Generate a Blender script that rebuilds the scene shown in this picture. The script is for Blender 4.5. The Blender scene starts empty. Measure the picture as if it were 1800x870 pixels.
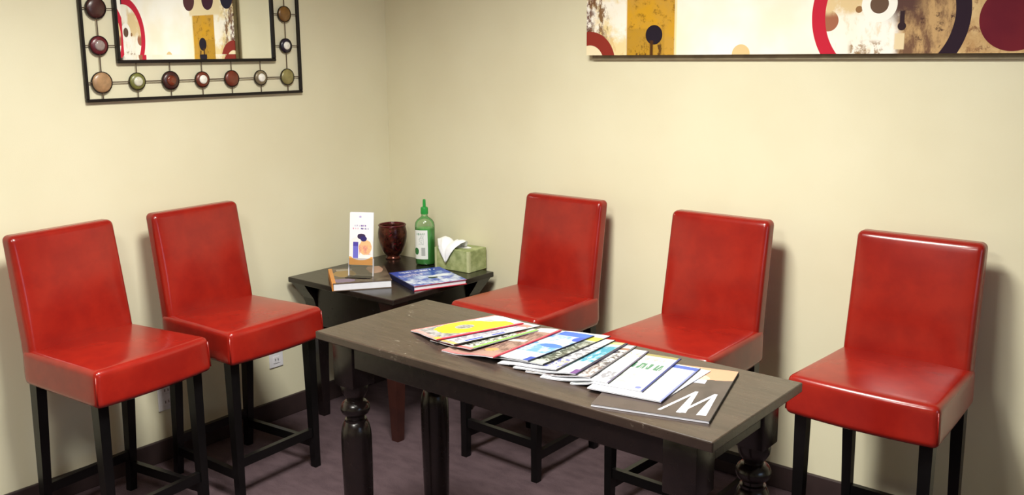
import bpy, bmesh, math, random
from mathutils import Vector, Matrix
random.seed(4)
S = bpy.context.scene
COL = S.collection
PI = math.pi

# ------------------------------------------------------------------ camera
W_PX, F_PX, CX, CY = 1800.0, 1655.0, 902.35, 396.0
cam_d = bpy.data.cameras.new('camera')
cam_d.sensor_fit = 'HORIZONTAL'; cam_d.sensor_width = 36.0
cam_d.lens = F_PX * 36.0 / W_PX
cam_d.shift_x = (900.0 - CX) / W_PX
cam_d.shift_y = (CY - 435.0) / W_PX
cam_d.clip_start = 0.05
cam = bpy.data.objects.new('camera', cam_d); COL.objects.link(cam)
yaw, pitch, roll = 0.6818, -0.1814, -0.0083
fwd = Vector((-math.sin(yaw) * math.cos(pitch), math.cos(yaw) * math.cos(pitch), math.sin(pitch)))
rgt = Vector((math.cos(yaw), math.sin(yaw), 0.0)); upv = rgt.cross(fwd)
R2 = rgt * math.cos(roll) + upv * math.sin(roll); U2 = upv * math.cos(roll) - rgt * math.sin(roll)
M = Matrix((R2, U2, -fwd)).transposed().to_4x4(); M.translation = Vector((3.3361, -3.1607, 1.6))
cam.matrix_world = M
S.camera = cam

# ------------------------------------------------------------------ world, exposure, lamps
world = bpy.data.worlds.new('world'); S.world = world; world.use_nodes = True
world.node_tree.nodes['Background'].inputs[0].default_value = (0.55, 0.7, 1.0, 1)
world.node_tree.nodes['Background'].inputs[1].default_value = 3.5
S.view_settings.view_transform = 'Standard'; S.view_settings.look = 'None'
S.view_settings.gamma = 1.0; S.view_settings.use_curve_mapping = False
S.view_settings.exposure = 0.04
CEIL = 2.62
# ceiling fixtures (x, y, long axis along y?, emission strength, colour, label)
LIGHTS = [
    (1.80, -1.66, 0.3, 0.3, 77.0, (1.0, 0.985, 0.90), 'white square ceiling light panel above the coffee table'),
    (2.10, -3.20, 0.3, 0.3, 54.0, (1.0, 0.975, 0.90), 'white square ceiling light panel in the front part of the room'),
]
BEAM_SPREAD = math.radians(154)      # lamp spread narrowed to darken the upper walls; no louvre is built

# ------------------------------------------------------------------ node helpers
class E:
    """a float socket with arithmetic"""
    def __init__(s, nt, sock): s.nt = nt; s.k = sock
    def _m(s, op, *o):
        n = s.nt.nodes.new('ShaderNodeMath'); n.operation = op
        s.nt.links.new(s.k, n.inputs[0])
        for i, x in enumerate(o):
            if isinstance(x, E): s.nt.links.new(x.k, n.inputs[i + 1])
            else: n.inputs[i + 1].default_value = x
        return E(s.nt, n.outputs[0])
    def __add__(s, o): return s._m('ADD', o)
    def __sub__(s, o): return s._m('SUBTRACT', o)
    def __mul__(s, o): return s._m('MULTIPLY', o)
    def __truediv__(s, o): return s._m('DIVIDE', o)
    def lt(s, o): return s._m('LESS_THAN', o)
    def gt(s, o): return s._m('GREATER_THAN', o)
    def sqrt(s): return s._m('SQRT')
    def mx(s, o): return s._m('MAXIMUM', o)
    def sm(s, a, b):
        n = s.nt.nodes.new('ShaderNodeMapRange'); n.interpolation_type = 'SMOOTHSTEP'
        s.nt.links.new(s.k, n.inputs[0]); n.inputs[1].default_value = a; n.inputs[2].default_value = b
        return E(s.nt, n.outputs[0])

def new_mat(name):
    m = bpy.data.materials.new(name); m.use_nodes = True
    return m, m.node_tree, m.node_tree.nodes['Principled BSDF']

def noise(nt, vec, scale, detail=3.0, rough=0.5, sx=1, sy=1, sz=1):
    mp = nt.nodes.new('ShaderNodeMapping'); mp.inputs['Scale'].default_value = (sx, sy, sz)
    nt.links.new(vec, mp.inputs['Vector'])
    n = nt.nodes.new('ShaderNodeTexNoise'); n.inputs['Scale'].default_value = scale
    n.inputs['Detail'].default_value = detail; n.inputs['Roughness'].default_value = rough
    nt.links.new(mp.outputs[0], n.inputs['Vector'])
    return E(nt, n.outputs['Fac'])

def mix(nt, fac, a, b):
    n = nt.nodes.new('ShaderNodeMix'); n.data_type = 'RGBA'
    if isinstance(fac, E): nt.links.new(fac.k, n.inputs[0])
    else: n.inputs[0].default_value = fac
    for i, c in ((6, a), (7, b)):
        if isinstance(c, tuple): n.inputs[i].default_value = (*c[:3], 1)
        else: nt.links.new(c, n.inputs[i])
    return n.outputs[2]

def bump(nt, bsdf, h, strength, dist):
    b = nt.nodes.new('ShaderNodeBump'); b.inputs['Strength'].default_value = strength
    b.inputs['Distance'].default_value = dist
    nt.links.new(h.k, b.inputs['Height']); nt.links.new(b.outputs[0], bsdf.inputs['Normal'])

def srgb(r, g, b):
    f = lambda c: (c / 255 / 12.92) if c / 255 <= 0.04045 else ((c / 255 + 0.055) / 1.055) ** 2.4
    return (f(r), f(g), f(b))

def coords(nt, kind='Object'):
    return nt.nodes.new('ShaderNodeTexCoord').outputs[kind]

def plain(name, col, rough=0.5, metal=0.0, spec=0.5, vary=0.0, scale=30, bstr=0.0):
    m, nt, b = new_mat(name)
    b.inputs['Base Color'].default_value = (*col, 1); b.inputs['Roughness'].default_value = rough
    b.inputs['Metallic'].default_value = metal; b.inputs['Specular IOR Level'].default_value = spec
    v = coords(nt)
    n = noise(nt, v, scale)
    if vary:
        c2 = tuple(min(1, c * (1 + vary)) for c in col); c1 = tuple(c * (1 - vary) for c in col)
        nt.links.new(mix(nt, n.sm(0.3, 0.7), c1, c2), b.inputs['Base Color'])
    if bstr: bump(nt, b, n, bstr, 0.002)
    return m

# ------------------------------------------------------------------ materials
def wall_material():
    m, nt, b = new_mat('painted_wall'); v = coords(nt)
    n = noise(nt, v, 2.2, 3); f = noise(nt, v, 260, 2)
    nt.links.new(mix(nt, n.sm(0.3, 0.7), srgb(222, 215, 186), srgb(227, 221, 193)), b.inputs['Base Color'])
    b.inputs['Roughness'].default_value = 0.6; b.inputs['Specular IOR Level'].default_value = 0.25
    bump(nt, b, f, 0.08, 0.002)
    return m

def carpet_material():
    m, nt, b = new_mat('carpet'); v = coords(nt)
    n = noise(nt, v, 9, 4, 0.6, 1, 2.2, 1); f = noise(nt, v, 420, 2)
    c = mix(nt, n.sm(0.25, 0.75), srgb(60, 47, 52), srgb(86, 70, 75))
    nt.links.new(mix(nt, f.sm(0.35, 0.75), c, srgb(98, 82, 86)), b.inputs['Base Color'])
    b.inputs['Roughness'].default_value = 0.95; b.inputs['Specular IOR Level'].default_value = 0.1
    bump(nt, b, f, 0.6, 0.004)
    return m

def leather_material():
    m, nt, b = new_mat('red_leather'); v = coords(nt)
    n = noise(nt, v, 7, 4, 0.6); f = noise(nt, v, 180, 3, 0.6); w = noise(nt, v, 13, 2)
    c = mix(nt, n.sm(0.3, 0.72), srgb(130, 22, 16), srgb(148, 31, 20))
    nt.links.new(c, b.inputs['Base Color'])
    nt.links.new((n * 0.03 + 0.22).k, b.inputs['Roughness'])
    b.inputs['Specular IOR Level'].default_value = 0.42
    b.inputs['Coat Weight'].default_value = 0.1; b.inputs['Coat Roughness'].default_value = 0.08
    bump(nt, b, f * 0.25 + w * 0.12, 0.08, 0.004)
    return m

def wood_material(name, c1, c2, rough, sx, sy, scuff=0.0):
    m, nt, b = new_mat(name); v = coords(nt)
    n = noise(nt, v, 14, 5, 0.65, sx, sy, 1.0); f = noise(nt, v, 60, 3, 0.6, sx, sy, 1.0)
    c = mix(nt, n.sm(0.3, 0.7), c1, c2)
    if scuff:      # pale scuffs worn into the lacquer
        sc = noise(nt, v, 5, 2).sm(0.5, 0.62) * noise(nt, v, 38, 4, 0.7, 1.0, 2.2, 1.0).sm(0.6, 0.72) * scuff
        c = mix(nt, sc, c, srgb(168, 158, 144))
    nt.links.new(c, b.inputs['Base Color'])
    nt.links.new((f * 0.2 + rough).k, b.inputs['Roughness'])
    bump(nt, b, f, 0.05, 0.002)
    return m

MW = wall_material(); MCARPET = carpet_material(); MLEATHER = leather_material()
MTOP = wood_material('espresso_top_sheen', srgb(40, 30, 25), srgb(58, 45, 38), 0.2, 0.5, 5.0, 0.6)  # same espresso wood, base painted paler for the wall's reflected sheen
MTOP.node_tree.nodes['Principled BSDF'].inputs['Coat Weight'].default_value = 0.5
MTOP.node_tree.nodes['Principled BSDF'].inputs['Coat Roughness'].default_value = 0.22
MWOOD = wood_material('espresso_wood', srgb(17, 12, 13), srgb(26, 18, 18), 0.14, 1.0, 1.0)
MTOPD = wood_material('dark_top', srgb(27, 21, 19), srgb(38, 31, 27), 0.13, 0.6, 4.0)
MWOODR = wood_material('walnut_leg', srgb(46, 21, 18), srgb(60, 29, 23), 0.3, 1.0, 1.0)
MBLACK = plain('black_lacquer', srgb(11, 10, 11), 0.28, spec=0.3, vary=0.15, scale=40)
MBASE = plain('baseboard_paint', srgb(52, 39, 39), 0.45, vary=0.1, scale=20)
MCEIL = plain('ceiling_paint', srgb(225, 220, 208), 0.9, vary=0.03, scale=8)
MIRON = plain('black_iron', srgb(26, 20, 20), 0.4, metal=0.4, vary=0.2, scale=60)
MWIRE = plain('wire_metal', srgb(92, 76, 62), 0.45, metal=0.6, vary=0.2, scale=60)
MPAPER = plain('white_paper', srgb(222, 222, 230), 0.7, vary=0.02, scale=50)
MTISSUE = plain('tissue_paper', srgb(246, 246, 248), 0.85, vary=0.01, scale=30, bstr=0.1)
MPLASTIC = plain('white_plastic', srgb(228, 226, 232), 0.35, vary=0.01)
MSLOT = plain('dark_slot', srgb(40, 38, 38), 0.5, vary=0.05)
MGREENCAP = plain('green_plastic', srgb(38, 150, 62), 0.35, vary=0.05)
MSPINE = plain('orange_cloth', srgb(214, 140, 58), 0.6, vary=0.1)
MREDB = plain('red_board', srgb(186, 22, 52), 0.4, vary=0.08)
MNAVY = plain('navy_print', srgb(26, 30, 70), 0.4, vary=0.1)
MGREYSIDE = plain('canvas_side', srgb(146, 134, 108), 0.7, vary=0.15, scale=25)

def mirror_material():
    m, nt, b = new_mat('mirror_silver')
    b.inputs['Base Color'].default_value = (0.93, 0.95, 0.93, 1); b.inputs['Metallic'].default_value = 1.0
    b.inputs['Roughness'].default_value = 0.0
    return m
MMIRROR = mirror_material()

def clear_material(name, tint, refl=0.12):
    m, nt, b = new_mat(name); nt.nodes.remove(b); out = nt.nodes['Material Output']
    t = nt.nodes.new('ShaderNodeBsdfTransparent'); t.inputs[0].default_value = (*tint, 1)
    g = nt.nodes.new('ShaderNodeBsdfGlossy'); g.inputs['Roughness'].default_value = 0.05
    fr = nt.nodes.new('ShaderNodeFresnel'); fr.inputs[0].default_value = 1.45
    a = E(nt, fr.outputs[0]) * 0.8 + refl * 0.3
    mx = nt.nodes.new('ShaderNodeMixShader'); nt.links.new(a.k, mx.inputs[0])
    nt.links.new(t.outputs[0], mx.inputs[1]); nt.links.new(g.outputs[0], mx.inputs[2])
    nt.links.new(mx.outputs[0], out.inputs[0])
    return m
MACRYLIC = clear_material('clear_acrylic', (0.975, 0.975, 0.985), 0.05)
MFROST = plain('frosted_edge', srgb(226, 226, 234), 0.3, vary=0.03)
MBOTTLE = clear_material('clear_green_bottle', (0.80, 0.95, 0.80))
MPANE = clear_material('window_glass', (0.96, 0.98, 0.97))

def liquid_material():
    m, nt, b = new_mat('green_liquid'); v = coords(nt); n = noise(nt, v, 6)
    nt.links.new(mix(nt, n, srgb(118, 204, 120), srgb(142, 220, 140)), b.inputs['Base Color'])
    b.inputs['Transmission Weight'].default_value = 0.35; b.inputs['Roughness'].default_value = 0.15
    return m
MLIQUID = liquid_material()

def vase_material():
    m, nt, b = new_mat('mercury_glass'); v = coords(nt)
    n = noise(nt, v, 22, 5, 0.7); f = noise(nt, v, 70, 3)
    c = mix(nt, n.sm(0.35, 0.7), srgb(40, 7, 12), srgb(104, 56, 40))
    nt.links.new(mix(nt, f.sm(0.6, 0.75), c, srgb(150, 30, 44)), b.inputs['Base Color'])
    b.inputs['Metallic'].default_value = 0.55; b.inputs['Roughness'].default_value = 0.22
    return m
MVASE = vase_material()

def box_material():
    m, nt, b = new_mat('sage_box_print'); v = coords(nt); n = noise(nt, v, 26, 4, 0.6)
    nt.links.new(mix(nt, n.sm(0.3, 0.7), srgb(134, 146, 92), srgb(178, 186, 134)), b.inputs['Base Color'])
    b.inputs['Roughness'].default_value = 0.6
    return m
MSAGE = box_material()

def print_mat(name, base, items, rough=0.3, axes=(0, 1)):
    """flat print: shapes in the sheet's own 0..1 frame"""
    m, nt, b = new_mat(name); g = coords(nt, 'Generated')
    sp = nt.nodes.new('ShaderNodeSeparateXYZ'); nt.links.new(g, sp.inputs[0])
    u = E(nt, sp.outputs[axes[0]]); v = E(nt, sp.outputs[axes[1]])
    cur = base
    for it in items:
        k = it[0]
        if k in ('rect', 'text', 'mott'):
            _, u0, u1, v0, v1, c = it[:6]
            f = u.gt(u0) * u.lt(u1) * v.gt(v0) * v.lt(v1)
            if k == 'text':
                su, sv = (it[6], it[7]) if len(it) > 7 else (40, 14)
                f = f * noise(nt, g, 1.0, 2, 0.6, su if axes[0] == 0 else 1, sv if axes[1] == 1 else 1, sv if axes[1] == 2 else 1).gt(0.5)
            if k == 'mott':
                f = f * noise(nt, g, it[6], 4, 0.65).sm(it[7] - 0.12, it[7] + 0.12)
        else:
            _, cu, cv, ru, rv, c = it[:6]
            du = (u - cu) / ru; dv = (v - cv) / rv
            d = (du * du + dv * dv).sqrt()
            if len(it) > 6 and it[6]: d = d + (noise(nt, g, it[7] if len(it) > 7 else 5, 3) - 0.5) * it[6]
            f = d.lt(1.0)
            if k == 'ring': f = f * d.gt(it[8])
        cur = mix(nt, f, cur, c)
    if isinstance(cur, tuple): b.inputs['Base Color'].default_value = (*cur, 1)
    else: nt.links.new(cur, b.inputs['Base Color'])
    b.inputs['Roughness'].default_value = rough
    return m

# ------------------------------------------------------------------ mesh helpers
def obj(name, bm, mat, parent=None, smooth=False, loc=None, angle=None):
    me = bpy.data.meshes.new(name); bm.normal_update(); bm.to_mesh(me); bm.free()
    me.materials.append(mat)
    if smooth:
        for p in me.polygons: p.use_smooth = True
        if angle is not None: me.set_sharp_from_angle(angle=math.radians(angle))
    o = bpy.data.objects.new(name, me); COL.objects.link(o)
    if parent: o.parent = parent
    if loc: o.location = loc
    return o

def empty(name, loc=(0, 0, 0), rz=0.0):
    o = bpy.data.objects.new(name, None); COL.objects.link(o)
    o.empty_display_size = 0.1; o.location = loc; o.rotation_euler = (0, 0, rz)
    return o

def tag(o, label=None, cat=None, group=None, kind=None):
    if label: o['label'] = label
    if cat: o['category'] = cat
    if group: o['group'] = group
    if kind: o['kind'] = kind
    return o

def box_bm(x0, x1, y0, y1, z0, z1, bev=0.0, seg=2, bm=None):
    bm = bm or bmesh.new()
    r = bmesh.ops.create_cube(bm, size=1.0)
    for v in r['verts']:
        v.co = Vector((x0 + (v.co.x + .5) * (x1 - x0), y0 + (v.co.y + .5) * (y1 - y0), z0 + (v.co.z + .5) * (z1 - z0)))
    if bev:
        es = list({e for v in r['verts'] for e in v.link_edges})
        bmesh.ops.bevel(bm, geom=es, offset=bev, segments=seg, affect='EDGES', profile=0.5)
    return bm

def soft_box(x0, x1, y0, y1, z0, z1, cuts, rad, fn=None, seg=4):
    """subdivided box with rounded edges, then bent by fn"""
    bm = bmesh.new()
    bmesh.ops.create_cube(bm, size=1.0)
    nx, ny, nz = cuts
    for ax, n in ((0, nx), (1, ny), (2, nz)):
        for i in range(1, n):
            t = -0.5 + i / n
            p = Vector((0, 0, 0)); p[ax] = t; q = Vector((0, 0, 0)); q[ax] = 1
            bmesh.ops.bisect_plane(bm, geom=bm.verts[:] + bm.edges[:] + bm.faces[:], plane_co=p, plane_no=q)
    for v in bm.verts:
        v.co = Vector((x0 + (v.co.x + .5) * (x1 - x0), y0 + (v.co.y + .5) * (y1 - y0), z0 + (v.co.z + .5) * (z1 - z0)))
    bm.normal_update()
    es = [e for e in bm.edges if len(e.link_faces) == 2 and e.calc_face_angle() > 1.0]
    bmesh.ops.bevel(bm, geom=es, offset=rad, segments=seg, affect='EDGES', profile=0.5)
    if fn:
        for v in bm.verts: v.co = Vector(fn(*v.co))
    return bm

def loft(sections, bm=None, cap=True):
    """sections: lists of points of equal count"""
    bm = bm or bmesh.new()
    rings = [[bm.verts.new(p) for p in s] for s in sections]
    n = len(rings[0])
    for a, b in zip(rings, rings[1:]):
        for i in range(n):
            bm.faces.new((a[i], a[(i + 1) % n], b[(i + 1) % n], b[i]))
    if cap:
        bm.faces.new(list(reversed(rings[0]))); bm.faces.new(rings[-1])
    bmesh.ops.recalc_face_normals(bm, faces=bm.faces)
    return bm

def sq(cx, cy, z, hx, hy=None):
    hy = hx if hy is None else hy
    return [(cx - hx, cy - hy, z), (cx + hx, cy - hy, z), (cx + hx, cy + hy, z), (cx - hx, cy + hy, z)]

def lathe(prof, n=32, bm=None, cx=0.0, cy=0.0, sx=1.0, sy=1.0, cap=True):
    secs = [[(cx + r * sx * math.cos(2 * PI * i / n), cy + r * sy * math.sin(2 * PI * i / n), z) for i in range(n)] for r, z in prof]
    return loft(secs, bm, cap)

def tube(p0, p1, r, n=8, bm=None):
    p0, p1 = Vector(p0), Vector(p1); d = (p1 - p0).normalized()
    a = d.orthogonal().normalized(); b = d.cross(a)
    ring = lambda p: [p + (a * math.cos(2 * PI * i / n) + b * math.sin(2 * PI * i / n)) * r for i in range(n)]
    return loft([ring(p0), ring(p1)], bm)

def bar(p0, p1, w, h, bm=None):
    """rectangular bar from p0 to p1: w horizontal, h vertical"""
    p0, p1 = Vector(p0), Vector(p1); d = (p1 - p0).normalized()
    s = d.cross(Vector((0, 0, 1))).normalized() * w / 2; u = Vector((0, 0, h / 2))
    ring = lambda p: [p - s - u, p + s - u, p + s + u, p - s + u]
    return loft([ring(p0), ring(p1)], bm)

def copy_tree(o, parent=None):
    c = o.copy(); COL.objects.link(c)
    if parent: c.parent = parent
    for ch in list(o.children): copy_tree(ch, c)
    return c

# ------------------------------------------------------------------ the room
RX, RY = 5.6, -5.6
def struct(name, bm, mat):
    return tag(obj(name, bm, mat), kind='structure')
fl = struct('floor', box_bm(-0.1, RX + .1, RY - .1, 0.1, -0.06, 0), MCARPET)
tag(fl, label='dark plum-brown carpet over the whole floor')
struct('ceiling', box_bm(-0.1, RX + .1, RY - .1, 0.1, CEIL, CEIL + .06), MCEIL)
tag(struct('wall_left', box_bm(-0.1, 0, RY, 0, 0, CEIL), MW), label='cream yellow painted wall behind the mirror')
tag(struct('wall_right', box_bm(-0.1, RX + .1, 0, 0.1, 0, CEIL), MW), label='cream yellow painted wall behind the abstract painting')
WY0, WY1, WZ0, WZ1 = -2.9, -1.3, 0.95, 2.15      # added unseen window in the right-hand wall, for cool fill daylight
we = box_bm(RX, RX + .1, RY, WY0, 0, CEIL); box_bm(RX, RX + .1, WY1, 0, 0, CEIL, bm=we)
box_bm(RX, RX + .1, WY0, WY1, 0, WZ0, bm=we); box_bm(RX, RX + .1, WY0, WY1, WZ1, CEIL, bm=we)
struct('wall_east', we, MW)
wn = tag(empty('added_window', (RX, (WY0 + WY1) / 2, WZ0)), kind='structure')
wf = bmesh.new(); hw = (WY1 - WY0) / 2
for a in ((-hw, -hw + .05, 0, WZ1 - WZ0), (hw - .05, hw, 0, WZ1 - WZ0), (-.025, .025, .05, WZ1 - WZ0 - .05), (-hw + .05, hw - .05, 0, .05), (-hw + .05, hw - .05, WZ1 - WZ0 - .05, WZ1 - WZ0)):
    box_bm(0.02, 0.08, *a, bm=wf)
obj('window_frame', wf, MPLASTIC, wn)
for q in (-1, 1): obj('pane', box_bm(0.045, 0.05, min(q * .025, q * (hw - .05)), max(q * .025, q * (hw - .05)), .05, WZ1 - WZ0 - .05), MPANE, wn)
struct('wall_south', box_bm(-0.1, RX + .1, RY - .1, RY, 0, CEIL), MW)
def baseboard(name, bm): return tag(obj(name, bm, MBASE), kind='structure')
baseboard('baseboard_left', box_bm(0, 0.014, RY, 0, 0, 0.0908, 0.004))
baseboard('baseboard_right', box_bm(0.014, RX, -0.014, 0, 0, 0.0908, 0.004))

# ------------------------------------------------------------------ ceiling lights
for lx, ly, hx, hy, st, col, lab in LIGHTS:
    t = tag(empty('ceiling_light', (lx, ly, CEIL)), lab, 'ceiling light', 'ceiling light panels')
    fb = bmesh.new()
    for a in ((-hx - .03, hx + .03, -hy - .03, -hy), (-hx - .03, hx + .03, hy, hy + .03), (-hx - .03, -hx, -hy, hy), (hx, hx + .03, -hy, hy)):
        box_bm(*a, -0.03, 0, bm=fb)
    obj('frame', fb, MPLASTIC, t)
    m, nt, b = new_mat('light_diffuser')
    b.inputs['Emission Color'].default_value = (*col, 1); b.inputs['Emission Strength'].default_value = 6.0
    obj('diffuser', box_bm(-hx, hx, -hy, hy, -0.02, -0.001), m, t)
    ld = bpy.data.lights.new('lamp', 'AREA'); ld.shape = 'RECTANGLE'; ld.size = 2 * hx; ld.size_y = 2 * hy
    ld.energy = st; ld.color = col; ld.spread = BEAM_SPREAD
    lo = bpy.data.objects.new('lamp', ld); COL.objects.link(lo); lo.parent = t; lo.location = (0, 0, -0.026)

# ------------------------------------------------------------------ counter stools
HS, HB, SD, TH = 0.646, 1.025, 0.364, 0.1175
def build_stool():
    t = empty('counter_stool')
    # cushion: wider in front, crowned top, front edge rolled over, bottom edge dipping in the middle
    def seat_fn(x, y, z):
        k = (y + 0.06) / (SD + 0.06)
        w = 0.92 + 0.08 * min(1, max(0, k)) ** 0.8
        u = x / 0.215; f = (z - (HS - TH)) / TH
        crown = 0.010 * (1 - min(1, abs(u)) ** 2.2) * math.sin(PI * min(1, max(0, k * 0.93 + 0.07)))
        yy = y + 0.010 * (1 - u * u) * max(0, k - 0.6) / 0.4 + (0.006 * max(0, k - .7) / .3) * (1 - f)
        zz = z + crown * f - 0.006 * (1 - abs(u) ** 2) * (1 - f) * 0.5 + 0.004 * f * max(0, k - 0.4) / 0.6
        return (x * w * (1 + 0.02 * (1 - f) * max(0, k)), yy, zz)
    obj('seat', soft_box(-0.217, 0.217, -0.055, SD + 0.006, HS - TH, HS, (10, 10, 4), 0.019, seat_fn, 5), MLEATHER, t, True)
    # back: one slab from the seat's lower edge up, leaning back, pillowed in front
    def back_fn(x, y, z):
        k = (z - (HS - TH + 0.004)) / (HB - (HS - TH + 0.004))
        h = z - HS
        lean = -0.064 * max(0, h) / (1.017 - HS) if h > 0 else 0.0
        u = x / 0.195
        front = (y + 0.068) / 0.068
        pil = 0.010 * (1 - u ** 4) * front * math.sin(PI * min(1, max(0, h / (HB - HS)))) if h > 0 else 0.0
        ty = y * (1 - 0.18 * max(0, k - 0.2))
        return (x * (1.0 - 0.02 * k), ty + lean + pil, z)
    obj('backrest', soft_box(-0.196, 0.196, -0.068, 0.0, HS - TH + 0.004, HB, (8, 3, 14), 0.02, back_fn, 5), MLEATHER, t, True)
    seat = [c for c in t.children if c.name.startswith('seat')][0]
    for s in (-1, 1):
        obj('seam', tube((s * 0.2175, SD + 0.0050, HS - TH + 0.014), (s * 0.2135, SD + 0.0012, HS - 0.014), 0.0022), MLEATHER, seat, True)
    zt = HS - TH + 0.004
    for s in (-1, 1):
        obj('leg', loft([sq(s * 0.182, 0.330, 0, 0.0135), sq(s * 0.182, 0.328, 0.06, 0.0140), sq(s * 0.181, 0.323, zt, 0.0185)]), MBLACK, t)
        obj('leg', loft([sq(s * 0.168, -0.062, 0, 0.0135), sq(s * 0.168, -0.05, 0.12, 0.0145), sq(s * 0.168, -0.028, zt, 0.0185)]), MBLACK, t)
    obj('stretcher', bar((-0.17, 0.327, 0.145), (0.17, 0.327, 0.145), 0.02, 0.034), MBLACK, t)
    obj('stretcher', bar((-0.16, -0.048, 0.145), (0.16, -0.048, 0.145), 0.02, 0.034), MBLACK, t)
    for s in (-1, 1):
        obj('stretcher', bar((s * 0.168, -0.045, 0.10), (s * 0.180, 0.32, 0.10), 0.02, 0.034), MBLACK, t)
    return t

STOOLS = [
    (0.2184, -1.6648, 0.121, 'red leather counter stool at the far left, nearest the left picture edge'),
    (0.2057, -1.1481, 0.0605, 'red leather counter stool below the mirror, right beside the corner table'),
    (1.1194, -0.1851, -0.0257 - PI / 2, 'red leather counter stool beside the tissue box end of the corner table'),
    (1.8259, -0.2131, -0.0265 - PI / 2, 'red leather counter stool behind the middle of the magazine table, middle of the right wall'),
    (2.5019, -0.2003, -0.0203 - PI / 2, 'red leather counter stool at the far right, seat clear of the magazine table'),
]
stool0 = None
for x, y, a, lab in STOOLS:
    if stool0 is None: stool0 = build_stool(); t = stool0
    else: t = copy_tree(stool0)
    t.location = (x, y, 0); t.rotation_euler = (0, 0, a - PI / 2)
    tag(t, lab, 'stool', 'red leather counter stools')

# ------------------------------------------------------------------ coffee table
TZ = 0.81
KT = (1.6 - TZ) / (1.6 - 0.6442)          # survey scale of the table plane
def tp(x, y): return (3.3361 + (x - 3.3361) * KT, -3.1607 + (y + 3.1607) * KT)
(TX, TY), TL, TW = tp(1.5615, -0.8599), 1.545 * KT, 0.553 * KT
ct = tag(empty('coffee_table', (TX, TY, 0), -0.0106), 'long dark espresso wood table with turned legs under the magazines', 'table')
obj('table_top', box_bm(-TL / 2, TL / 2, -TW / 2, TW / 2, TZ - 0.024, TZ, 0.003, 2), MTOP, ct)
BH = 0.042
LXI, LYI = TL / 2 - 0.047 - BH, TW / 2 - 0.022 - BH
AZ0, AZ1 = 0.716, TZ - 0.024
for s in (-1, 1):
    obj('apron', box_bm(-LXI + BH, LXI - BH, s * (LYI + 0.026) - 0.01, s * (LYI + 0.026) + 0.01, AZ0, AZ1, 0.002, 1), MWOOD, ct)
    obj('apron', box_bm(s * (LXI + 0.026) - 0.01, s * (LXI + 0.026) + 0.01, -LYI + BH, LYI - BH, AZ0, AZ1, 0.002, 1), MWOOD, ct)
prof = [(0.0395, 0.662), (0.0405, 0.652), (0.038, 0.637), (0.029, 0.622), (0.0245, 0.615), (0.0245, 0.611), (0.031, 0.6095), (0.039, 0.602), (0.0430, 0.592),
        (0.0430, 0.583), (0.039, 0.573), (0.031, 0.567), (0.026, 0.564), (0.026, 0.556), (0.032, 0.554), (0.032, 0.548), (0.035, 0.545), (0.040, 0.533), (0.0435, 0.516),
        (0.0450, 0.495), (0.0450, 0.42), (0.0425, 0.25), (0.039, 0.10), (0.036, 0.06), (0.031, 0.045), (0.039, 0.036), (0.041, 0.022), (0.037, 0.006), (0.034, 0.0)]
prof = [(r, z - 0.008 if z > 0.4 else z) for r, z in prof]
for sx_ in (-1, 1):
    for sy_ in (-1, 1):
        lb = box_bm(sx_ * LXI - BH, sx_ * LXI + BH, sy_ * LYI - BH, sy_ * LYI + BH, 0.652, AZ1, 0.004, 2)
        lathe(prof, 36, lb, sx_ * LXI, sy_ * LYI)
        obj('leg', lb, MWOOD, ct, True, angle=35)

# ------------------------------------------------------------------ corner side table
SX0, SX1, SY0, SY1, SZ = 0.034, 0.693, -0.664, -0.044, 0.6416
scx, scy = (SX0 + SX1) / 2, (SY0 + SY1) / 2
stb = tag(empty('side_table', (scx, scy, 0)), 'square dark wood side table standing in the room corner', 'table')
hx, hy = (SX1 - SX0) / 2, (SY1 - SY0) / 2
obj('table_top', box_bm(-hx, hx, -hy, hy, SZ - 0.024, SZ, 0.004, 2), MTOPD, stb)
for sx_ in (-1, 1):
    for sy_ in (-1, 1):
        secs = []
        for z, ins, w in ((0, 0.075, 0.036), (0.25, 0.062, 0.052), (0.45, 0.054, 0.064), (0.525, 0.050, 0.068), (0.55, 0.045, 0.070), (0.585, 0.026, 0.078), (SZ - 0.024, 0.010, 0.086)):
            c = ins + w / 2
            secs.append(sq(sx_ * (hx - c), sy_ * (hy - c), z, w / 2))
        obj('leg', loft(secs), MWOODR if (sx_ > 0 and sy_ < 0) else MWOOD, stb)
for s in (-1, 1):
    obj('apron', box_bm(-hx + 0.125, hx - 0.125, s * (hy - 0.068) - 0.01, s * (hy - 0.068) + 0.01, 0.43, SZ - 0.024), MWOOD, stb)
    obj('apron', box_bm(s * (hx - 0.068) - 0.01, s * (hx - 0.068) + 0.01, -hy + 0.125, hy - 0.125, 0.43, SZ - 0.024), MWOOD, stb)

# ------------------------------------------------------------------ wall mirror
MY0, MY1, MZ0 = -1.484, -0.520, 1.436
IY0, IY1, IZ0 = -1.356, -0.654, 1.573
ROWS = 6; ZS = 0.1315; MZR = 1.5055
MZ1 = MZR + ZS * (ROWS - 1) + (MZR - MZ0); IZ1 = MZ1 - (IZ0 - MZ0)
mir = tag(empty('wall_mirror', (0.0, (MY0 + MY1) / 2, MZ0)), 'rectangular wall mirror in a black iron frame set with round coloured discs', 'mirror')
my = (MY0 + MY1) / 2
def frame_bm(y0, y1, z0, z1, w, x0, x1):
    bm = bmesh.new()
    box_bm(x0, x1, y0, y1, z0, z0 + w, 0.002, 1, bm); box_bm(x0, x1, y0, y1, z1 - w, z1, 0.002, 1, bm)
    box_bm(x0, x1, y0, y0 + w, z0 + w, z1 - w, 0.002, 1, bm); box_bm(x0, x1, y1 - w, y1, z0 + w, z1 - w, 0.002, 1, bm)
    return bm
def mrel(bm):
    bmesh.ops.translate(bm, verts=bm.verts, vec=(0, -my, -MZ0)); return bm
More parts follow.
